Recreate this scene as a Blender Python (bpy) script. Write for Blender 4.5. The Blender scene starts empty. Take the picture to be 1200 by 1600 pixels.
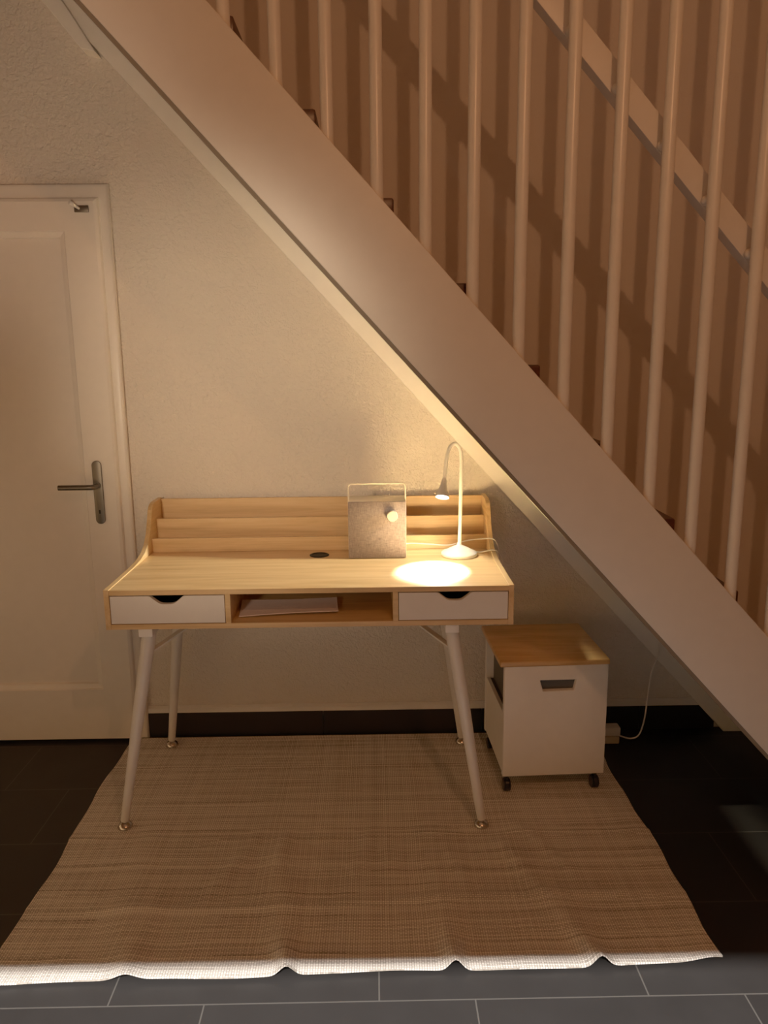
import bpy, bmesh, math, random
from mathutils import Vector, Matrix
random.seed(4)
D = bpy.data
COL = bpy.context.scene.collection

# ------------------------------------------------------------------ materials
class NT:
    def __init__(s, name):
        s.m = D.materials.new(name); s.m.use_nodes = True
        s.t = s.m.node_tree; s.n = s.t.nodes; s.l = s.t.links
        s.b = s.n['Principled BSDF']
    def node(s, typ, **kw):
        n = s.n.new(typ)
        for k, v in kw.items():
            if k == 'ins':
                for i, x in v.items():
                    if hasattr(x, 'is_output'): s.l.new(x, n.inputs[i])
                    else: n.inputs[i].default_value = x
            else: setattr(n, k, v)
        return n
    def math(s, op, a, b=0.0, c=0.0):
        return s.node('ShaderNodeMath', operation=op, ins={0: a, 1: b, 2: c}).outputs[0]
    def obj(s, scale=(1, 1, 1)):
        tc = s.node('ShaderNodeTexCoord')
        mp = s.node('ShaderNodeMapping', ins={0: tc.outputs['Object'], 3: scale})
        return mp.outputs[0]
    def xyz(s, v):
        x = s.node('ShaderNodeSeparateXYZ', ins={0: v}); return x.outputs
    def noise(s, vec, scale, detail=2.0, rough=0.5, dist=0.0):
        n = s.node('ShaderNodeTexNoise', ins={'Vector': vec, 'Scale': scale, 'Detail': detail, 'Roughness': rough, 'Distortion': dist})
        return n.outputs[0]
    def ramp(s, f, stops):
        r = s.node('ShaderNodeValToRGB', ins={0: f}); e = r.color_ramp.elements
        e[0].position, e[0].color = stops[0][0], (*stops[0][1], 1)
        e[1].position, e[1].color = stops[-1][0], (*stops[-1][1], 1)
        for p, c in stops[1:-1]:
            q = e.new(p); q.color = (*c, 1)
        return r.outputs[0]
    def mix(s, f, a, b):
        n = s.node('ShaderNodeMix', data_type='RGBA')
        for i, x in ((0, f), (6, a), (7, b)):
            if hasattr(x, 'is_output'): s.l.new(x, n.inputs[i])
            elif isinstance(x, tuple): n.inputs[i].default_value = (*x, 1)
            else: n.inputs[i].default_value = x
        return n.outputs[2]
    def bump(s, h, strength=0.3, dist=0.002):
        n = s.node('ShaderNodeBump', ins={'Strength': strength, 'Distance': dist, 'Height': h})
        s.l.new(n.outputs[0], s.b.inputs['Normal'])
    def set(s, **kw):
        for k, v in kw.items():
            i = s.b.inputs[k.replace('_', ' ')]
            if hasattr(v, 'is_output'): s.l.new(v, i)
            elif isinstance(v, tuple) and len(v) == 3: i.default_value = (*v, 1)
            else: i.default_value = v
        return s.m

def plain(name, col, rough=0.5, metal=0.0, var=0.04, scale=25, spec=0.5):
    t = NT(name)
    f = t.noise(t.obj(), scale, 3)
    c = t.mix(f, tuple(x * (1 - var) for x in col), tuple(min(1, x * (1 + var)) for x in col))
    t.bump(t.noise(t.obj(), 400, 2), 0.03, 0.0005)
    return t.set(Base_Color=c, Roughness=rough, Metallic=metal, Specular_IOR_Level=spec)

def plaster(name, col, strength=0.9):
    t = NT(name); o = t.obj()
    a = t.noise(o, 68, 3, 0.55, 0.6); b = t.noise(o, 150, 2, 0.5)
    h = t.math('ADD', t.math('MULTIPLY', a, 1.0), t.math('MULTIPLY', b, 0.35))
    t.bump(h, strength, 0.009)
    f = t.noise(o, 6, 3)
    return t.set(Base_Color=t.mix(f, tuple(x * .95 for x in col), col), Roughness=0.85, Specular_IOR_Level=0.25)

def wood(name, dark, mid, light, axis='x', scale=1.0, rough=0.42):
    t = NT(name)
    s = {'x': (1.1, 14, 14), 'y': (14, 1.1, 14), 'z': (14, 14, 1.1)}[axis]
    o = t.obj(s)
    n1 = t.noise(o, 2.2 * scale, 6, 0.6, 0.7)
    n2 = t.noise(t.obj(tuple(x * (1 if x < 5 else 5) for x in s)), 3.0 * scale, 4, 0.6)
    f = t.math('ADD', t.math('MULTIPLY', n1, .75), t.math('MULTIPLY', n2, .25))
    c = t.ramp(f, [(.36, dark), (.5, mid), (.64, light)])
    t.bump(n2, 0.05, 0.001)
    return t.set(Base_Color=c, Roughness=rough)

def tiles(name, base, grout, rough=0.3):
    t = NT(name); o = t.xyz(t.obj()); x, y = o[0], o[1]
    TW, TH = 0.636, 0.314
    ry = t.math('DIVIDE', t.math('ADD', y, 0.39), TH)
    row = t.math('FLOOR', ry); fy = t.math('SUBTRACT', ry, row)
    sx = t.math('DIVIDE', t.math('ADD', t.math('ADD', x, -0.2218), t.math('MULTIPLY', t.math('ADD', row, 4.0), -0.41)), TW)
    cx = t.math('FLOOR', sx); fx = t.math('SUBTRACT', sx, cx)
    gx = t.math('LESS_THAN', t.math('MINIMUM', fx, t.math('SUBTRACT', 1.0, fx)), 0.0018 / TW)
    gy = t.math('LESS_THAN', t.math('MINIMUM', fy, t.math('SUBTRACT', 1.0, fy)), 0.0018 / TH)
    g = t.math('MAXIMUM', gx, gy)
    wn = t.node('ShaderNodeTexWhiteNoise', noise_dimensions='2D', ins={0: t.node('ShaderNodeCombineXYZ', ins={0: cx, 1: row}).outputs[0]})
    n = t.noise(t.obj(), 7, 5, .6)
    f = t.math('ADD', t.math('MULTIPLY', wn.outputs[0], .35), t.math('MULTIPLY', n, .65))
    c = t.mix(f, tuple(v * .75 for v in base), tuple(v * 1.3 for v in base))
    c = t.mix(g, c, grout)
    t.bump(t.math('SUBTRACT', t.math('MULTIPLY', t.noise(t.obj(), 60, 4), .25), g), 0.25, 0.0015)
    r = t.math('ADD', rough, t.math('MULTIPLY', n, .15))
    return t.set(Base_Color=c, Roughness=r, Specular_IOR_Level=0.35)

def rugmat(name):
    t = NT(name); o = t.xyz(t.obj()); x, y = o[0], o[1]
    wob = t.math('MULTIPLY', t.math('SUBTRACT', t.noise(t.obj(), 9, 2), .5), .006)
    yy = t.math('DIVIDE', t.math('ADD', y, wob), 0.0052)
    xx = t.math('DIVIDE', t.math('ADD', x, wob), 0.0064)
    ri = t.math('FLOOR', yy); ci = t.math('FLOOR', xx)
    fy = t.math('ABSOLUTE', t.math('SUBTRACT', t.math('SUBTRACT', yy, ri), .5))
    fx = t.math('ABSOLUTE', t.math('SUBTRACT', t.math('SUBTRACT', xx, ci), .5))
    par = t.math('MODULO', t.math('ADD', t.math('ABSOLUTE', ri), t.math('ABSOLUTE', ci)), 2.0)
    w1 = t.node('ShaderNodeTexWhiteNoise', noise_dimensions='1D', ins={1: ri}).outputs[0]
    seg = t.math('FLOOR', t.math('MULTIPLY', t.math('ADD', x, w1), 3.0))
    w2 = t.node('ShaderNodeTexWhiteNoise', noise_dimensions='2D', ins={0: t.node('ShaderNodeCombineXYZ', ins={0: seg, 1: ri}).outputs[0]}).outputs[0]
    wc = t.node('ShaderNodeTexWhiteNoise', noise_dimensions='1D', ins={1: ci}).outputs[0]
    streak = t.noise(t.obj((1.3, 60, 1)), 2.2, 4, .65)
    big = t.noise(t.obj((.6, 7, 1)), 1.5, 3, .5)
    # weft threads (light) over warp gaps (dark)
    thread = t.math('MULTIPLY', t.math('LESS_THAN', fx, .34), t.math('LESS_THAN', fy, .34))
    line = t.math('GREATER_THAN', w1, .86)
    dark = t.math('LESS_THAN', w1, .10)
    v = t.math('ADD', t.math('MULTIPLY', w2, .16), t.math('MULTIPLY', streak, .34))
    v = t.math('ADD', v, t.math('MULTIPLY', big, .10))
    v = t.math('ADD', v, t.math('MULTIPLY', par, .12))
    v = t.math('ADD', v, t.math('MULTIPLY', wc, .10))
    v = t.math('ADD', v, t.math('MULTIPLY', line, .17))
    v = t.math('ADD', v, t.math('MULTIPLY', dark, -.10))
    v = t.math('MULTIPLY', v, t.math('ADD', .42, t.math('MULTIPLY', thread, .80)))
    c = t.ramp(v, [(.05, (.17, .15, .125)), (.25, (.47, .435, .38)), (.41, (.68, .645, .585)), (.64, (.92, .90, .85))])
    t.bump(t.math('ADD', t.math('MULTIPLY', thread, .6), t.math('MULTIPLY', v, .6)), 0.45, 0.002)
    return t.set(Base_Color=c, Roughness=.95, Specular_IOR_Level=.1)

def fabric(name, a, b):
    t = NT(name); o = t.obj()
    n1 = t.noise(t.obj((1, 1, .12)), 420, 3, .7); n2 = t.noise(t.obj((.12, 1, 1)), 420, 3, .7)
    f = t.math('MULTIPLY', t.math('ADD', n1, n2), .5)
    c = t.ramp(f, [(.36, a), (.64, b)])
    t.bump(f, .3, .001)
    return t.set(Base_Color=c, Roughness=.95, Specular_IOR_Level=.1)

def glow(name, col, s):
    t = NT(name)
    f = t.noise(t.obj(), 5)
    t.set(Base_Color=(.9, .9, .9), Emission_Color=col, Emission_Strength=s)
    t.l.new(t.mix(f, tuple(v * .98 for v in col), col), t.b.inputs['Emission Color'])
    return t.m

M = dict(
    wall=plaster('rough_plaster', (.78, .72, .64)),
    upper=plaster('smooth_plaster', (.80, .73, .68), .12),
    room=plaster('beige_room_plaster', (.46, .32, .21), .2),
    ceil=plain('ceiling_paint', (.8, .77, .72), .9),
    floor=tiles('anthracite_tiles', (.009, .0085, .0085), (.04, .038, .035), .42),
    skirt=plain('anthracite_skirting', (.010, .0085, .0075), .35, var=.2, scale=8),
    white=plain('white_paint', (.80, .77, .73), .42),
    stair=plain('white_stair_lacquer', (.80, .74, .68), .38),
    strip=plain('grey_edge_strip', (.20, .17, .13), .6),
    inner=plain('cream_stair_lacquer', (.92, .89, .82), .5),
    bar=plain('white_bar_lacquer', (.82, .76, .70), .28),
    door=plain('white_door_lacquer', (.80, .76, .70), .35),
    tread=wood('dark_tread_wood', (.035, .012, .008), (.07, .022, .014), (.11, .04, .022), 'y', 1, .35),
    oak=wood('light_oak_laminate', (.54, .33, .135), (.68, .445, .205), (.76, .53, .27), 'x', .9, .38),
    oakz=wood('light_oak_side', (.54, .33, .135), (.66, .43, .20), (.73, .51, .26), 'y', .9, .4),
    bamboo=wood('bamboo_lid', (.50, .27, .085), (.62, .36, .13), (.70, .44, .18), 'x', 1.3, .35),
    rail_under=plain('rail_wood', (.80, .74, .68), .4),
    desk_white=plain('drawer_white', (.76, .72, .69), .5),
    leg=plain('leg_white_metal', (.74, .71, .67), .35),
    bracket=plain('bracket_white_plastic', (.86, .84, .82), .4),
    chrome=plain('chrome', (.62, .58, .53), .22, 1.0),
    steel=plain('brushed_steel', (.17, .15, .125), .42, 1.0),
    black=plain('black_plastic', (.012, .012, .013), .3),
    matt_black=plain('matt_black_plastic', (.006, .006, .006), .6, spec=.2),
    hole=plain('dark_void', (.006, .006, .007), .8),
    grey=plain('dark_grey_metal', (.075, .07, .065), .55),
    cab=plain('cabinet_white_steel', (.83, .78, .72), .42),
    rug=rugmat('woven_rug'),
    fabric=fabric('grille_fabric', (.14, .11, .108), (.31, .258, .245)),
    lamp=plain('lamp_white', (.86, .84, .78), .4),
    knob=plain('knob_white', (.62, .58, .50), .5),
    spk=plain('speaker_white', (.86, .80, .66), .4),
    cord=plain('white_cord', (.82, .78, .72), .45),
    paper=plain('pale_pink_paper', (.80, .68, .70), .8),
    plug=plain('beige_plastic', (.55, .46, .36), .5),
    bulb=glow('led_disc', (1, .96, .88), 14),
)

# ------------------------------------------------------------------ mesh helpers
def box(bm, x0, x1, y0, y1, z0, z1, bev=0.0, seg=2):
    r = bmesh.ops.create_cube(bm, size=1)
    vs = r['verts']
    for v in vs:
        v.co = Vector(((x0 + x1) / 2 + v.co.x * (x1 - x0), (y0 + y1) / 2 + v.co.y * (y1 - y0), (z0 + z1) / 2 + v.co.z * (z1 - z0)))
    if bev:
        es = list({e for v in vs for e in v.link_edges})
        bmesh.ops.bevel(bm, geom=es, offset=bev, segments=seg, affect='EDGES', profile=.5)
    return bm

def prism(bm, pts, axis, a, b, bev=0.0):
    """polygon pts (2D) extruded along axis from a to b. axis 'x': pts=(y,z); 'y': pts=(x,z); 'z': pts=(x,y)"""
    def P(p, t):
        return {'x': (t, p[0], p[1]), 'y': (p[0], t, p[1]), 'z': (p[0], p[1], t)}[axis]
    A = [bm.verts.new(P(p, a)) for p in pts]; B = [bm.verts.new(P(p, b)) for p in pts]
    n = len(pts); fs = [bm.faces.new(A), bm.faces.new(B[::-1])]
    for i in range(n):
        fs.append(bm.faces.new((A[i], B[i], B[(i + 1) % n], A[(i + 1) % n])))
    bmesh.ops.recalc_face_normals(bm, faces=fs)
    if bev:
        es = list({e for f in fs[:2] for e in f.edges})
        bmesh.ops.bevel(bm, geom=es, offset=bev, segments=2, affect='EDGES', profile=.5)
    return bm

def tube(bm, pts, rad, seg=14, cap=True):
    pts = [Vector(p) for p in pts]; n = len(pts)
    rads = rad if isinstance(rad, (list, tuple)) else [rad] * n
    rings = []; up = None
    for i, p in enumerate(pts):
        d = (pts[min(i + 1, n - 1)] - pts[max(i - 1, 0)]).normalized()
        if up is None:
            up = Vector((0, 0, 1)) if abs(d.z) < .9 else Vector((0, 1, 0))
        u = (up - d * up.dot(d)).normalized(); w = d.cross(u); up = u
        rings.append([bm.verts.new(p + (u * math.cos(2 * math.pi * k / seg) + w * math.sin(2 * math.pi * k / seg)) * rads[i]) for k in range(seg)])
    fs = []
    for a, b in zip(rings, rings[1:]):
        for k in range(seg):
            fs.append(bm.faces.new((a[k], a[(k + 1) % seg], b[(k + 1) % seg], b[k])))
    if cap:
        fs.append(bm.faces.new(rings[0][::-1])); fs.append(bm.faces.new(rings[-1]))
    bmesh.ops.recalc_face_normals(bm, faces=fs)
    return bm

def lathe(bm, prof, origin, axis=(0, 0, 1), seg=32):
    """prof = [(r, h)...] around axis"""
    q = Vector((0, 0, 1)).rotation_difference(Vector(axis).normalized())
    o = Vector(origin); rings = []
    for r, h in prof:
        if r < 1e-6: rings.append([bm.verts.new(o + q @ Vector((0, 0, h)))])
        else: rings.append([bm.verts.new(o + q @ Vector((r * math.cos(2 * math.pi * k / seg), r * math.sin(2 * math.pi * k / seg), h))) for k in range(seg)])
    fs = []
    for a, b in zip(rings, rings[1:]):
        for k in range(seg):
            k2 = (k + 1) % seg
            if len(a) == 1 and len(b) == 1: continue
            if len(a) == 1: fs.append(bm.faces.new((a[0], b[k], b[k2])))
            elif len(b) == 1: fs.append(bm.faces.new((a[k], a[k2], b[0])))
            else: fs.append(bm.faces.new((a[k], a[k2], b[k2], b[k])))
    bmesh.ops.recalc_face_normals(bm, faces=fs)
    return bm

def spline(pts, n=10):
    P = [Vector(p) for p in pts]; P = [P[0] * 2 - P[1]] + P + [P[-1] * 2 - P[-2]]; out = []
    for i in range(1, len(P) - 2):
        a, b, c, d = P[i - 1:i + 3]
        for k in range(n):
            t = k / n
            out.append(.5 * ((2 * b) + (c - a) * t + (2 * a - 5 * b + 4 * c - d) * t * t + (3 * b - a - 3 * c + d) * t ** 3))
    out.append(P[-2]); return out

def BM(): return bmesh.new()

def root_of(o):
    while o.parent: o = o.parent
    return o

def obj(name, bm, mat, parent=None, smooth=None, label=None):
    if parent:
        bmesh.ops.translate(bm, verts=bm.verts, vec=-Vector(root_of(parent).location))
    me = D.meshes.new(name); bm.to_mesh(me); bm.free()
    if smooth is not None:
        me.shade_smooth() if hasattr(me, 'shade_smooth') else None
        for p in me.polygons: p.use_smooth = True
        me.set_sharp_from_angle(angle=math.radians(smooth))
    for m in (mat if isinstance(mat, (list, tuple)) else [mat]): me.materials.append(m)
    o = D.objects.new(name, me); COL.objects.link(o)
    if parent: o.parent = parent
    if label: o['label'] = label
    return o

def thing(name, label, cat, loc):
    o = D.objects.new(name, None); COL.objects.link(o); o.location = loc
    o.empty_display_size = .05
    o['label'] = label; o['category'] = cat
    return o

def tag(o, label, cat):
    o['label'] = label; o['category'] = cat; return o

def struct(name, bm, mat, smooth=None):
    o = obj(name, bm, mat, None, smooth); o['kind'] = 'structure'; return o

# ------------------------------------------------------------------ the setting
K = 1.0888                                   # pitch of the stairs
struct('floor', box(BM(), -2.4, 3.1, -5.2, .1, -.1, 0), M['floor'])
# one wall, rough plaster below the stairs and smoother paint above: split along the flight
SL = lambda x, c: c - K * x
b = prism(BM(), [(-2.4, 0), (1.52, 0), (1.52, SL(1.52, 1.66)), (-.85, SL(-.85, 1.66)), (-2.4, SL(-2.4, 1.66))], 'y', 0, .12)
struct('wall_back', b, M['wall'])
b = prism(BM(), [(1.52, 0), (3.1, 0), (3.1, 4.3), (-2.4, 4.3), (-2.4, SL(-2.4, 1.66)), (1.52, SL(1.52, 1.66))], 'y', 0, .12)
struct('wall_stairwell', b, M['upper'])
struct('wall_left', box(BM(), -2.4, -2.2, -5.2, 0, 0, 4.3), M['room'])
struct('wall_right', box(BM(), 2.9, 3.1, -5.2, 0, 0, 4.3), M['room'])
struct('ceiling', box(BM(), -2.4, 3.1, -5.2, .1, 4.2, 4.3), M['ceil'])
b = BM()                                      # unseen wall behind the camera, opening shaped to cut the light across the rug
HB = 2.2395
box(b, -2.2, -1.7, -3.37, -3.25, 0, 4.2); box(b, 1.15, 2.9, -3.37, -3.25, 0, 4.2); box(b, -1.7, 1.15, -3.37, -3.25, HB, 4.2)
struct('wall_front_blocker', b, M['room'])
struct('wall_next_room', box(BM(), -2.4, 3.1, -5.4, -5.2, 0, 4.3), M['room'])

b = BM()
for x0, x1 in ((-.9156, -.219), (-.217, .418), (.42, 1.054), (1.056, 1.36)):
    box(b, x0, x1, -.012, 0, 0, .101, .001, 1)
struct('baseboard_back', b, M['skirt'])
b = prism(BM(), [(-.011, .1015), (-.012, .122), (-.004, .130), (0, .130), (0, .1015)], 'x', -.9156, 1.30)
struct('trim_1', b, M['white'], 40)
b = prism(BM(), [(-.956, 2.4986), (-.91, 2.4886), (-.985, 2.610), (-1.38, 3.19), (-1.44, 3.10)], 'y', -.07, 0, .003)
struct('trim_2', b, M['inner'])

# ------------------------------------------------------------------ door
LX, LT = -.950, 2.040
def ring(b, x0, x1, z0, z1, y): return [b.verts.new(p) for p in ((x0, y, z0), (x1, y, z0), (x1, y, z1), (x0, y, z1))]
def rings(b, specs):
    R = [ring(b, *s) for s in specs]; fs = []
    for a, c in zip(R, R[1:]):
        for k in range(4): fs.append(b.faces.new((a[k], a[(k + 1) % 4], c[(k + 1) % 4], c[k])))
    fs.append(b.faces.new(R[-1])); bmesh.ops.recalc_face_normals(b, faces=fs)
    return b
b = BM()
DX0 = LX - .86
x0, x1, z0, z1 = DX0, LX, .012, LT
px0, px1, pz0, pz1 = DX0 + .122, -1.072, .220, 1.930
spec = [(x0, x1, z0, z1, 0), (x0, x1, z0, z1, -.033), (x0 + .004, x1 - .004, z0, z1 - .004, -.0405), (x0 + .014, x1 - .014, z0 + .001, z1 - .014, -.045)]
for ins, y in ((0, -.045), (.004, -.040), (.021, -.034), (.025, -.024), (.028, -.024)):
    spec.append((px0 + ins, px1 - ins, pz0 + ins, pz1 - ins, y))
rings(b, spec)
door = obj('door_1', b, M['door']); door['kind'] = 'structure'
b = BM()
FX, FT = -.9156, 2.088
fo = DX0 - .038
prof = [(fo, 0), (fo, FT), (FX, FT), (FX, 0), (LX - .012, 0), (LX - .012, LT - .012), (DX0 + .012, LT - .012), (DX0 + .012, 0)]
prism(b, prof, 'y', -.028, 0, .011)
obj('door_frame', b, M['door'], door, 50)
b = BM()                                      # handle plate, lever
PX = -1.026
pl = [(PX + .0175 * math.cos(a), 1.105 + .0175 * math.sin(a)) for a in [math.pi * k / 12 for k in range(13)]] + \
     [(PX + .0175 * math.cos(a), .902 + .0175 * math.sin(a)) for a in [math.pi + math.pi * k / 12 for k in range(13)]]
prism(b, pl, 'y', -.053, -.045, .0015)
hnd = obj('handle_plate', b, M['steel'], door, 40)
b = BM()
prism(b, [(PX - .003, .924), (PX + .003, .924), (PX + .003, .938), (PX - .003, .938)], 'y', -.0535, -.051)
obj('keyhole', b, M['hole'], hnd)
b = BM()
tube(b, spline([(PX, -.051, 1.031), (PX, -.085, 1.031), (PX - .004, -.099, 1.031), (PX - .018, -.103, 1.031), (PX - .06, -.103, 1.031), (PX - .125, -.103, 1.031)], 6), .0098, 18)
tube(b, [(PX, -.051, 1.031), (PX, -.061, 1.031)], .012, 18)
obj('lever', b, M['steel'], door, 40)

t = thing('coat_hook', 'small grey metal hook with a white peg on the upper corner of the white door', 'hook', (-1.0, -.045, 1.99))
b = box(BM(), -1.030, -.980, -.051, -.0448, 1.989, 2.012, .0025)
obj('hook_plate', b, M['steel'], t, 40)
b = BM(); tube(b, [(-1.012, -.050, 2.001), (-1.022, -.070, 2.009), (-1.029, -.083, 2.014)], [.004, .006, .0085], 14)
tube(b, [(-1.0292, -.0833, 2.0141), (-1.0305, -.086, 2.015)], [.0085, .006], 14)
obj('peg', b, M['white'], t, 50)

# ------------------------------------------------------------------ staircase
BT, BB, BI, W = 1.8881, 1.5712, 1.5104, -.9
st = thing('staircase', 'open staircase with broad white side boards, dark wooden steps and white round bars', 'staircase', (1.45, -.45, 0))
XL = -2.19
def string_poly(top, bot): return [(XL, SL(XL, top)), (XL, SL(XL, bot)), (bot / K, 0), (top / K, 0)]
obj('stringer', prism(BM(), string_poly(BT, BB), 'y', W, W + .042, .003), M['stair'], st, 40)
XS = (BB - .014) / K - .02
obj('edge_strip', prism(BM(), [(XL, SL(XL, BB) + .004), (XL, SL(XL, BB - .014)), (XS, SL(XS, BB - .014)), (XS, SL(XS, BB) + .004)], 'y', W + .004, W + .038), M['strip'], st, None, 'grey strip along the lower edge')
obj('stringer', prism(BM(), string_poly(BI + .33, BI), 'y', -.042, -.005, .004), M['inner'], st, 40, 'cream side board against the plaster wall')
i = -12
for i in range(-11, 9):
    nx, nz = .0557 + .189 * i, 1.872 - .2058 * i
    if nx - .24 < XL or nz > 4.1: continue
    obj('tread', box(BM(), nx - .245, nx, W + .0425, -.0425, nz - .042, nz, .006), M['tread'], st, 40)
for i in range(-11, 9):
    nx, nz = .0557 + .189 * i, 1.872 - .2058 * i
    if nx - .24 < XL or nz > 4.1: continue
    obj('riser', box(BM(), nx - .030, nx - .014, W + .0425, -.0425, max(0.001, nz - .2048), nz - .0422), M['stair'], st)
BY = W + .021
bars = [-.3425 + .1188 * j for j in range(-3, 14)]
for x in bars:
    zb = SL(x, BT) - .02
    b = BM(); tube(b, [(x, BY, zb), (x, BY, 4.195)], .0160, 20)
    obj('baluster', b, M['bar'], st, 40)
RB = 2.764
rl = prism(BM(), [(-1.2, SL(-1.2, RB)), (1.55, SL(1.55, RB)), (1.55, SL(1.55, RB + .088)), (-1.2, SL(-1.2, RB + .088))], 'y', -.828, -.782, .003)
rail = obj('handrail', rl, M['rail_under'], st, 40)
for x in bars:
    if -1.1 < x < 1.5:
        z = SL(x, RB) + .018
        b = BM(); lathe(b, [(0, -.0135)] + [(.0135 * math.sin(a), -.0135 * math.cos(a)) for a in [math.pi * k / 10 for k in range(1, 10)]] + [(0, .0135)], (x - .004, -.846, z), (0, 1, 0), 18)
        tube(b, [(x - .002, -.868, z), (x - .004, -.826, z)], .005, 10)
        obj('spacer', b, M['bar'], rail, 60)

# ------------------------------------------------------------------ rug
RX0, RX1, RY0, RY1 = -.975, .850, -1.273, -.030
def fold(x, c, w): return math.exp(-((x - c) / w) ** 2)
FLAT = [(-.818, -.632), (.329, -.655), (-.8048, -.096), (.3269, -.1066), (.4265, -.444), (.753, -.430), (.414, -.150), (.742, -.137)]
def rug_z(x, y):
    fr = max(0, min(1, (-.45 - y) / .8))
    edge = max(0, min(1, (-1.08 - y) / .16))
    z = 0.0
    for c, a, w, sl in ((-.23, .026, .034, .16), (.185, .031, .032, .05), (.545, .031, .034, .22), (-.62, .016, .05, .2)):
        g = fold(x, c - sl * (y + 1.26), w * (1.4 - .75 * edge))
        z += g * (.010 * fr + (a - .010) * edge ** 1.5)
    z += .0060 * fold(y, -1.00 + .02 * math.sin(x * 3), .013) * (1 if -.8 < x < .7 else .4)
    z += .0045 * fold(y, -.70 + .01 * math.sin(x * 4), .013)
    for k, (c, y0, y1, sl) in enumerate(((-.42, -1.05, -.6, .35), (-.30, -.95, -.62, .1), (-.05, -.98, -.6, .25), (.03, -.9, -.65, -.1), (.22, -1.0, -.7, -.15), (.40, -1.1, -.62, -.3), (.52, -.95, -.6, -.45))):
        m = max(0, min(1, (y - y0) * 8)) * max(0, min(1, (y1 - y) * 8))
        z += .0065 * m * fold(x, c + sl * (y + .8), .026)
    z += .0022 * (math.sin(x * 17 + y * 9) * math.sin(y * 23 - x * 5) + 1) * (.10 + fr)
    z += .007 * edge ** 2 * (1 - .3 * math.sin(x * 5))
    z += .010 * fold(x, .82, .05) * (.5 + .5 * math.sin(y * 9 + .5)) * max(0, min(1, (-.55 - y) * 5))
    z += .005 * fold(x, -.96, .04) * (.5 + .5 * math.sin(y * 8)) * max(0, min(1, (-.75 - y) * 5))
    k = 1.0
    for fx, fy in FLAT:
        d = math.hypot(x - fx, y - fy); k = min(k, max(0.0, min(1.0, (d - .04) / .08)))
    return z * k * k * (3 - 2 * k)
def make_rug():
    b = BM(); nx, ny = 220, 170; G = []
    for j in range(ny + 1):
        v = j / ny; row = []
        for i in range(nx + 1):
            u = i / nx
            yb = RY0 + .030 * u + .004 * math.sin(u * 14); yt = RY1
            y = yb + (yt - yb) * v
            xl = RX0 + .008 * math.sin(y * 6 + .6) + .003 * math.sin(y * 21) + (.03 if y < -1.15 else 0) * (-1.15 - y) / .11
            xr = RX1 + .005 * math.sin(y * 7 + 1.2) + .003 * math.sin(y * 23)
            x = xl + (xr - xl) * u
            row.append((x, y, .0045 + rug_z(x, y)))
        G.append(row)
    top = [[b.verts.new(p) for p in r] for r in G]
    bot = [[b.verts.new((p[0], p[1], p[2] - .0042)) for p in r] for r in G]
    for j in range(ny):
        for i in range(nx):
            b.faces.new((top[j][i], top[j][i + 1], top[j + 1][i + 1], top[j + 1][i]))
            b.faces.new((bot[j][i], bot[j + 1][i], bot[j + 1][i + 1], bot[j][i + 1]))
    rim = [(0, i) for i in range(nx)] + [(j, nx) for j in range(ny)] + [(ny, i) for i in range(nx, 0, -1)] + [(j, 0) for j in range(ny, 0, -1)]
    for a, c in zip(rim, rim[1:] + rim[:1]):
        b.faces.new((top[a[0]][a[1]], bot[a[0]][a[1]], bot[c[0]][c[1]], top[c[0]][c[1]]))
    return b
tag(obj('rug', make_rug(), M['rug'], None, 50), 'large flat-woven beige and brown rug with creases, spread under the desk', 'rug')

# ------------------------------------------------------------------ desk
X0, X1, YF, YB, ZT, ZB = -.8167, .416, -.6595, -.022, .8074, .6845
dk = thing('writing_desk', 'light oak desk with two white drawers, raised letter rack and slanted white legs', 'desk', (-.2, -.34, 0))
T = .016
# side panels with the raised curved back
prof = [(YF, ZB), (YF, ZT + .0015), (-.56, ZT + .002), (-.40, ZT + .004), (-.33, ZT + .009), (-.275, ZT + .020), (-.235, ZT + .040), (-.205, ZT + .068), (-.185, ZT + .100), (-.168, ZT + .132), (-.160, ZT + .148),
        (-.150, ZT + .159), (-.135, ZT + .167), (-.115, ZT + .1705), (YB, ZT + .1705), (YB, ZB)]
for xa, xb in ((X0, X0 + T), (X1 - T, X1)):
    obj('side_panel', prism(BM(), prof, 'x', xa, xb, .0012), M['oakz'], dk)
obj('desktop', box(BM(), X0 + T, X1 - T, YF, YB, ZT - T, ZT, .001), M['oak'], dk)
obj('bottom_panel', box(BM(), X0 + T, X1 - T, YF, YB, ZB, ZB + T, .001), M['oak'], dk)
obj('rear_panel', box(BM(), X0 + T, X1 - T, YB - .014, YB, ZB + T, ZT - T), M['oak'], dk)
for xa in (-.4545, .0505):
    obj('divider', box(BM(), xa, xa + T, YF + .0005, YB - .014, ZB + T, ZT - T, .0008), M['oak'], dk)
# letter rack: three stepped boards
for ya, za, zb in ((-.190, ZT, .857), (-.118, ZT, .9145), (YB - .016, ZT, .9745)):
    obj('rack_board', box(BM(), X0 + T, X1 - T, ya, ya + .013, za, zb, .001), M['oak'], dk)
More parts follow.
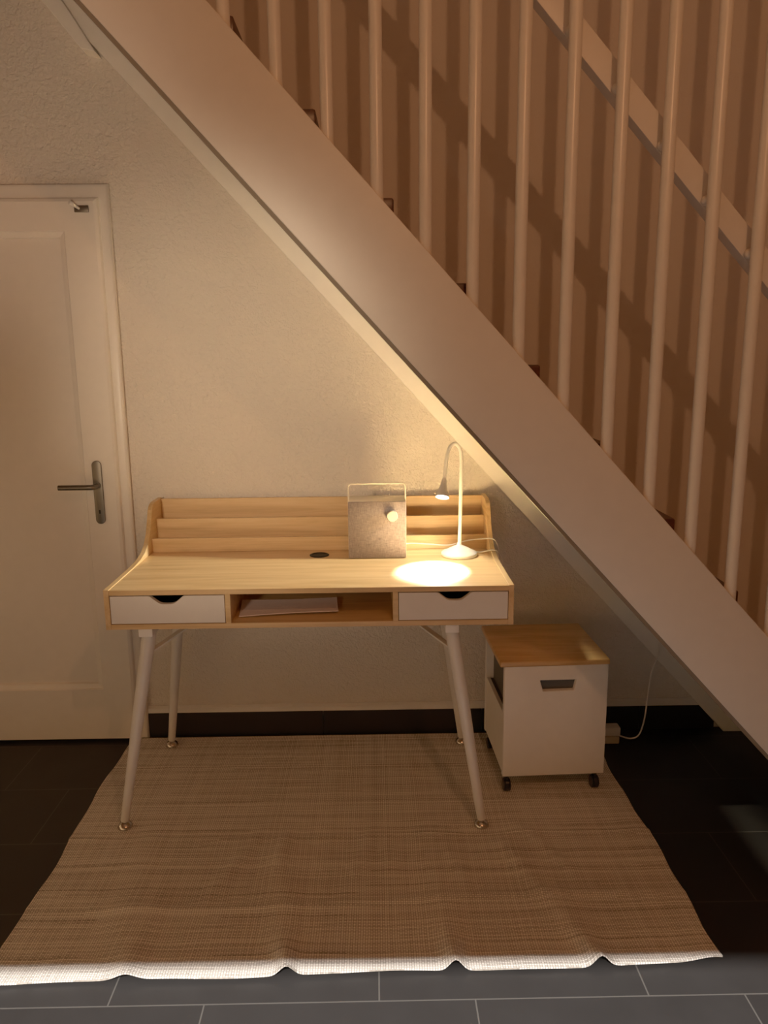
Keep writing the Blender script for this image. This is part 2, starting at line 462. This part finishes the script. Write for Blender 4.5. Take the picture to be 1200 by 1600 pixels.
# drawers: front with a cut-out grip, box behind
def drawer(xa, xb, c):
    za, zb = ZB + T + .002, ZT - T - .003
    pts = [(xa, za), (xb, za), (xb, zb)]
    w, d = .056, .0255
    for k in range(33):
        u = 1 - 2 * k / 32
        q = min(1.0, (1 - abs(u)) / .74)
        pts.append((c + u * w, zb - d * (.70 * q * q * (3 - 2 * q) + .30 * (1 - u * u) * min(1, (1 - abs(u)) * 4))))
    pts.append((xa, zb))
    f = obj('drawer', prism(BM(), pts, 'y', YF + .001, YF + .017, .0008), M['desk_white'], dk)
    b = BM(); yb = YF + .40
    box(b, xa + .004, xb - .004, YF + .018, yb, za, za + .006); box(b, xa + .004, xa + .014, YF + .018, yb, za + .006, zb - .032)
    box(b, xb - .014, xb - .004, YF + .018, yb, za + .006, zb - .032); box(b, xa + .014, xb - .014, yb - .01, yb, za + .006, zb - .032)
    obj('drawer_box', b, M['grey'], f)
drawer(X0 + T + .002, -.4565, -.629)
drawer(.0685, X1 - T - .002, .237)
# black cable grommet
b = BM(); lathe(b, [(0, 0), (.034, 0), (.034, .002), (.031, .0035), (.026, .0035), (.024, .0015), (0, .0015)], (-.197, -.264, ZT + .0002), (0, 0, 1), 32)
obj('cable_grommet', b, M['matt_black'], dk, 40)
# legs
def leg(top, foot):
    top, foot = Vector(top), Vector(foot)
    zf = rugh(foot.x, foot.y)
    a = Vector((foot.x, foot.y, zf + .024)); d = (a - top)
    b = BM()
    tube(b, [top, top + d * .02, top + d * .5, a + (top - a) * .01, a], [.0215, .0215, .0185, .0135, .0125], 20)
    L = obj('leg', b, M['leg'], dk, 40)
    b = BM(); lathe(b, [(0, 0), (.021, 0), (.0245, .003), (.0245, .006), (.021, .013), (.013, .0185), (.0085, .021), (.0085, .027), (0, .027)], (foot.x, foot.y, zf), (0, 0, 1), 24)
    obj('foot', b, M['chrome'], L, 40)
    return L
def rugh(x, y): return .0052 + rug_z(x, y) if RX0 < x < RX1 and RY0 < y < RY1 else 0.0
zt = ZB - .0
legs = [((-.700, -.615, zt - .022), (-.818, -.632)), ((.232, -.615, zt - .022), (.329, -.655)), ((-.722, -.145, zt - .022), (-.8048, -.096)), ((.238, -.142, zt - .022), (.3269, -.1066))]
for tp, ft in legs: leg(tp, ft)
for tp, ft in legs:
    b = box(BM(), tp[0] - .022, tp[0] + .020, tp[1] - (.038 if tp[1] < -.4 else .03), tp[1] + .035, zt - .027, zt - .0002, .002)
    obj('bracket', b, M['bracket'], dk, 40)
for (tp, ft), sx in zip(legs, (1, -1, 1, -1)):
    sy = 1 if tp[1] < -.4 else -1
    p = Vector(tp) + (Vector((*ft, 0)) - Vector(tp)) * .11
    q = Vector((tp[0] + sx * .16, tp[1] + sy * .15, zt - .006))
    b = BM(); dv = (q - p).normalized(); n = dv.cross(Vector((0, 0, 1))).normalized(); u = n.cross(dv)
    vs = []
    for e in (p, q):
        for a_, c_ in ((-.011, -.0025), (.011, -.0025), (.011, .0025), (-.011, .0025)): vs.append(b.verts.new(e + n * a_ + u * c_))
    for f in ((0, 1, 2, 3), (7, 6, 5, 4), (0, 4, 5, 1), (1, 5, 6, 2), (2, 6, 7, 3), (3, 7, 4, 0)): b.faces.new([vs[k] for k in f])
    bmesh.ops.recalc_face_normals(b, faces=b.faces)
    obj('brace', b, M['leg'], dk)

# leaflet in the open compartment
def sheet():
    b = BM(); C = [(-.423, -.615), (-.118, -.592), (-.128, -.470), (-.434, -.485)]; n = 12; rows = []
    zf = ZB + T + .0012
    for j in range(n + 1):
        v = j / n; r = []
        for i in range(n + 1):
            u = i / n
            x = (C[0][0] * (1 - u) + C[1][0] * u) * (1 - v) + (C[3][0] * (1 - u) + C[2][0] * u) * v
            y = (C[0][1] * (1 - u) + C[1][1] * u) * (1 - v) + (C[3][1] * (1 - u) + C[2][1] * u) * v
            z = zf + .0055 + .006 * u * (1 - v) + .012 * v * v + .003 * math.sin(u * 3.1) * (1 - v) - .003 * math.sin(u * 3.1) * v
            r.append((x, y, z))
        rows.append(r)
    tp = [[b.verts.new(p) for p in r] for r in rows]; bt = [[b.verts.new((p[0], p[1], p[2] - .0025)) for p in r] for r in rows]
    for j in range(n):
        for i in range(n):
            b.faces.new((tp[j][i], tp[j][i + 1], tp[j + 1][i + 1], tp[j + 1][i])); b.faces.new((bt[j][i], bt[j + 1][i], bt[j + 1][i + 1], bt[j][i + 1]))
    for i in range(n):
        b.faces.new((tp[0][i], bt[0][i], bt[0][i + 1], tp[0][i + 1])); b.faces.new((tp[n][i], tp[n][i + 1], bt[n][i + 1], bt[n][i]))
        b.faces.new((tp[i][0], tp[i + 1][0], bt[i + 1][0], bt[i][0])); b.faces.new((tp[i][n], bt[i][n], bt[i + 1][n], tp[i + 1][n]))
    bmesh.ops.recalc_face_normals(b, faces=b.faces)
    return b
tag(obj('leaflet', sheet(), M['paper'], None, 50), 'pale pinkish paper leaflet lying in the open middle compartment of the desk', 'paper')

# ------------------------------------------------------------------ speaker
SY = -.3225
sp = thing('speaker', 'square fabric-fronted speaker with thin white carrying handle standing on the desk', 'speaker', (.0065, SY + .055, ZT))
sx0, sx1, sz0, sz1 = -.0925, .1055, ZT + .0006, 1.0075
obj('cabinet_body', box(BM(), sx0, sx1, SY + .006, SY + .110, sz0, sz1 + .001, .003), M['spk'], sp, 40)
obj('front_grille', box(BM(), sx0 + .001, sx1 - .001, SY, SY + .0065, sz0 + .002, sz1 - .001, .0025), M['fabric'], sp, 40, 'greyish woven fabric front')
b = BM(); r = .012; pts = [(sx0 + .002, 0, sz1 - .004), (sx0 + .002, 0, 1.064 - r)]
pts += [(sx0 + .002 + r - r * math.cos(a), 0, 1.064 - r + r * math.sin(a)) for a in [math.pi / 2 * k / 6 for k in range(1, 7)]]
pts += [(sx1 - .002 - r + r * math.sin(a), 0, 1.064 - r + r * math.cos(a)) for a in [math.pi / 2 * k / 6 for k in range(0, 7)]] + [(sx1 - .002, 0, sz1 - .004)]
tube(b, [(p[0], SY + .030, p[2]) for p in pts], .0026, 10)
obj('handle', b, M['spk'], sp, 50)
b = BM(); lathe(b, [(0, 0), (.0185, 0), (.0185, .016), (.017, .018), (0, .018)], (.058, SY - .0005, .9585), (0, -1, 0), 28)
obj('volume_knob', b, M['knob'], sp, 40, 'round white knob')
b = BM(); tube(b, spline([(sx1 - .005, SY + .085, .838), (.135, -.222, .836), (.20, -.208, .828), (.263, -.205, .824), (.31, -.206, .836), (.345, -.212, .844), (.385, -.228, .851), (.410, -.240, .8535), (.428, -.250, .840), (.438, -.24, .79), (.436, -.17, .72), (.430, -.07, .6), (.425, -.05, .2)], 8), .0022, 8)
obj('power_cord', b, M['cord'], sp, 60)

# ------------------------------------------------------------------ lamp
LXc, LYc = .290, -.292
lp = thing('desk_lamp', 'white gooseneck desk lamp, switched on, standing on the right of the desk', 'lamp', (LXc, LYc, ZT))
b = BM(); lathe(b, [(0, 0), (.060, 0), (.0625, .003), (.0625, .010), (.060, .013), (.045, .020), (.025, .0305), (.012, .036), (.0075, .040), (.0065, .046), (0, .046)], (LXc, LYc, ZT + .0004), (0, 0, 1), 40)
obj('base', b, M['lamp'], lp, 40)
b = BM(); ptsL = spline([(LXc + .001, LYc, ZT + .044), (LXc + .003, LYc, .95), (LXc + .004, LYc, 1.08), (LXc + .004, LYc, 1.145), (LXc + .000, LYc, 1.176), (LXc - .011, LYc - .002, 1.194), (LXc - .025, LYc - .006, 1.196), (LXc - .039, LYc - .012, 1.180), (LXc - .047, LYc - .018, 1.148), (LXc - .0525, LYc - .026, 1.105), (LXc - .056, LYc - .031, 1.080)], 8)
tube(b, ptsL, .0062, 14)
obj('gooseneck', b, M['lamp'], lp, 60)
h0 = Vector((LXc - .0555, LYc - .030, 1.084)); hd = Vector((-.16, -.52, -1)).normalized()
b = BM(); lathe(b, [(0, 0), (.0066, 0), (.0085, .010), (.0105, .022), (.0145, .036), (.0195, .052), (.0225, .064), (.0232, .068), (.0215, .068), (.019, .056), (.014, .050), (0, .050)], h0, hd, 32)
obj('lamp_shade', b, M['lamp'], lp, 40)
b = BM(); lathe(b, [(0, .0625), (.0185, .0625), (.0205, .0635), (.0185, .0645), (0, .0645)], h0, hd, 28)
obj('light_disc', b, M['bulb'], lp, 40, 'glowing white lens')
b = BM(); tube(b, spline([(LXc + .05, LYc + .028, ZT + .0075), (LXc + .075, LYc + .03, ZT + .0035), (.380, -.285, ZT + .012), (.406, -.298, ZT + .0195), (.426, -.302, ZT + .012), (.444, -.285, .785), (.449, -.22, .70), (.448, -.09, .56), (.446, -.06, .2)], 8), .0022, 8)
obj('power_cord', b, M['cord'], lp, 60)

# ------------------------------------------------------------------ rolling cabinet
cb = thing('rolling_cabinet', 'small white steel cabinet on black castors with a wooden lid, right of the desk', 'cabinet', (.596, -.30, 0))
cs = 0.0
cx0, cx1, cy0, cy1, cz0, cz1 = .4205, .7735, -.462, -.108, .066, .4668
def cab(name, b, mat, parent=cb, sm=None, label=None):
    # a slight turn of the cabinet
    bmesh.ops.rotate(b, verts=b.verts, cent=Vector((.596, -.30, 0)), matrix=Matrix.Rotation(math.radians(2.2), 3, 'Z'))
    return obj(name, b, mat, parent, sm, label)
# front panel with trapezoid grip hole: built as a ring of faces
def holed(x0, x1, z0, z1, H, ya, yb):
    b = BM()
    O = [(x0, z0), (x1, z0), (x1, z1), (x0, z1)]
    for y, flip in ((ya, 0), (yb, 1)):
        o = [b.verts.new((p[0], y, p[1])) for p in O]; h = [b.verts.new((p[0], y, p[1])) for p in H]
        for k in range(4):
            f = [o[k], o[(k + 1) % 4], h[(k + 1) % 4], h[k]]; b.faces.new(f[::-1] if flip else f)
        if not flip: oa, ha = o, h
        else:
            for k in range(4):
                b.faces.new((oa[k], o[k], o[(k + 1) % 4], oa[(k + 1) % 4])); b.faces.new((ha[k], ha[(k + 1) % 4], h[(k + 1) % 4], h[k]))
    bmesh.ops.recalc_face_normals(b, faces=b.faces)
    es = [e for e in b.edges if all(abs(v.co.y - ya) < 1e-6 for v in e.verts) and len(e.link_faces) == 2 and e.calc_face_angle(0) > .5]
    es += [e for e in b.edges if abs(e.verts[0].co.y - e.verts[1].co.y) > .005]
    bmesh.ops.bevel(b, geom=es, offset=.003, segments=2, affect='EDGES', profile=.5)
    return b
GX = .010
H = [(.5425 + GX, .3755), (.649 + GX, .3765), (.6565 + GX, .4145), (.5315 + GX, .4150)]
cab('front_panel', holed(cx0, cx1, cz0, cz1, H, cy0, cy0 + .020), M['cab'], sm=40)
cab('grip_recess', prism(BM(), [(.53 + GX, .37), (.665 + GX, .37), (.665 + GX, .42), (.53 + GX, .42)], 'y', cy0 + .021, cy0 + .030), M['grey'])
cab('rear_panel', box(BM(), cx0, cx1, cy1 - .018, cy1, cz0, cz1, .002), M['cab'])
cab('base_plate', box(BM(), cx0 + .004, cx1 - .004, cy0 + .020, cy1 - .018, cz0 + .002, cz0 + .016), M['cab'])
cab('side_panel', box(BM(), cx1 - .016, cx1 - .002, cy0 + .020, cy1 - .018, cz0 + .016, cz1 - .001), M['cab'])
cab('side_drawer', box(BM(), cx0 + .003, cx0 + .017, cy0 + .022, cy1 - .020, cz0 + .018, .288, .0015), M['cab'])
b = BM(); box(b, cx0 + .030, cx0 + .040, cy0 + .020, cy1 - .018, .285, cz1 - .002); box(b, cx0 + .004, cx0 + .030, cy0 + .020, cy1 - .018, .270, .284)
cab('shelf_recess', b, M['grey'])
cab('lid', box(BM(), .404, .776, cy0 - .006, cy1 + .002, cz1 + .0004, cz1 + .0205, .005, 3), M['bamboo'], sm=40, label='bamboo-coloured wooden lid')
for x, y in ((cx0 + .018, cy0 + .025), (cx1 - .026, cy0 + .025), (cx0 + .018, cy1 - .035), (cx1 - .026, cy1 - .035)):
    zr = max(rugh(x, y), .0048)
    r_ = .0215
    b = BM(); box(b, x - .013, x + .013, y - .016, y + .016, cz0 - .006, cz0 + .002, .002); box(b, x - .004, x + .004, y - .014, y + .004, zr + .014, cz0 - .005)
    lathe(b, [(0, -.006), (.022, -.006), (.022, .006), (0, .006)], (x, y - .006, zr + r_ + .002), (1, 0, 0), 20)
    c = cab('caster', b, M['black'], sm=40)
    for sx in (-1, 1):
        b = BM(); lathe(b, [(0, -.0035), (r_ - .003, -.0035), (r_, -.001), (r_, .001), (r_ - .003, .0035), (0, .0035)], (x + sx * .0095, y - .006, zr + r_ + .0006), (1, 0, 0), 24)
        cab('wheel', b, M['black'], c, sm=40)

# ------------------------------------------------------------------ socket adaptor with cord
ps = thing('extension_socket', 'white plug adaptor with a thin cord on the floor behind the cabinet', 'socket', (.915, -.10, 0))
b = box(BM(), .850, .940, -.130, -.075, .0005, .030, .004); obj('lower_block', b, M['plug'], ps, 40)
b = box(BM(), .845, .945, -.126, -.080, .0300, .066, .006); obj('upper_block', b, M['white'], ps, 40)
b = BM(); tube(b, spline([(.940, -.100, .024), (.965, -.100, .014), (.995, -.105, .010), (1.022, -.110, .028), (1.040, -.108, .09), (1.052, -.098, .18), (1.066, -.085, .275), (1.098, -.070, .360), (1.085, -.060, .43)], 10), .0030, 10)
obj('cord', b, M['cord'], ps, 60)

# ------------------------------------------------------------------ lights
def spot(name, loc, tgt, power, col, ang, blend, rad):
    l = D.lights.new(name, 'SPOT'); l.energy = power; l.color = col; l.spot_size = math.radians(ang); l.spot_blend = blend; l.shadow_soft_size = rad
    o = D.objects.new(name, l); COL.objects.link(o); o.location = loc
    o.rotation_euler = (Vector(tgt) - Vector(loc)).to_track_quat('-Z', 'Y').to_euler()
    return o
def point(name, loc, power, col, rad):
    l = D.lights.new(name, 'POINT'); l.energy = power; l.color = col; l.shadow_soft_size = rad
    o = D.objects.new(name, l); COL.objects.link(o); o.location = loc
    return o
WARM = (1, .41, .16)
point('ceiling_lamp', (.562, -2.88, 2.65), 18, WARM, .016)
lh = h0 + hd * .074
spot('lamp_beam', lh, lh + hd, 270, (1, .91, .72), 55, 1.0, .008)
sl = spot('lamp_spill', lh, lh + Vector((-.42, -.32, -1)), 66, (1, .85, .57), 140, .35, .008).data
sl.use_nodes = True                          # broad, even throw of the diffuser
em = sl.node_tree.nodes['Emission']; lf = sl.node_tree.nodes.new('ShaderNodeLightFalloff'); lf.inputs[0].default_value = 1.0
sl.node_tree.links.new(lf.outputs['Constant'], em.inputs['Strength'])
spot('wall_fill_spot', (-.95, -3.0, 1.50), (-.36, 0, 1.36), 112, (1, .70, .43), 36, 1.0, .12)  # added fill without a real source, brightens the wall above the desk
spot('upper_left_fill_spot', (-.35, -2.7, 1.3), (-1.22, 0, 2.28), 42, (1, .66, .42), 34, 1.0, .15)  # added fill, no fixture behind it, lifts the upper left wall and door top
spot('next_room_lamp', (-.1, -4.0, 2.9), (-.1, -1.62, 0), 2600, (1, .90, .82), 36, .35, .008)

w = D.worlds.new('World'); bpy.context.scene.world = w; w.use_nodes = True
w.node_tree.nodes['Background'].inputs[0].default_value = (1, .62, .38, 1)
w.node_tree.nodes['Background'].inputs[1].default_value = .03

# ------------------------------------------------------------------ camera
f, pt, yw, rl_ = 1201.7405, math.radians(11.1926), math.radians(.6755), math.radians(-.5693)
F = Vector((math.sin(yw) * math.cos(pt), math.cos(yw) * math.cos(pt), -math.sin(pt)))
R = Vector((math.cos(yw), -math.sin(yw), 0)); U = R.cross(F)
R2 = R * math.cos(rl_) + U * math.sin(rl_); U2 = U * math.cos(rl_) - R * math.sin(rl_)
cam = D.cameras.new('camera'); co = D.objects.new('camera', cam); COL.objects.link(co)
cam.sensor_fit = 'HORIZONTAL'; cam.sensor_width = 36; cam.lens = f / 1200 * 36; cam.clip_start = .05
mt = Matrix((R2, U2, -F)).transposed().to_4x4(); mt.translation = (0, -2.8806, 1.477); co.matrix_world = mt
sc = bpy.context.scene
sc.camera = co
sc.view_settings.view_transform = 'Standard'
sc.view_settings.look = 'None'
sc.view_settings.exposure = 0.0
sc.view_settings.gamma = 1.3
sc.cycles.max_bounces = 10; sc.cycles.diffuse_bounces = 6
sc.cycles.use_denoising = True
sc.cycles.sample_clamp_indirect = 0
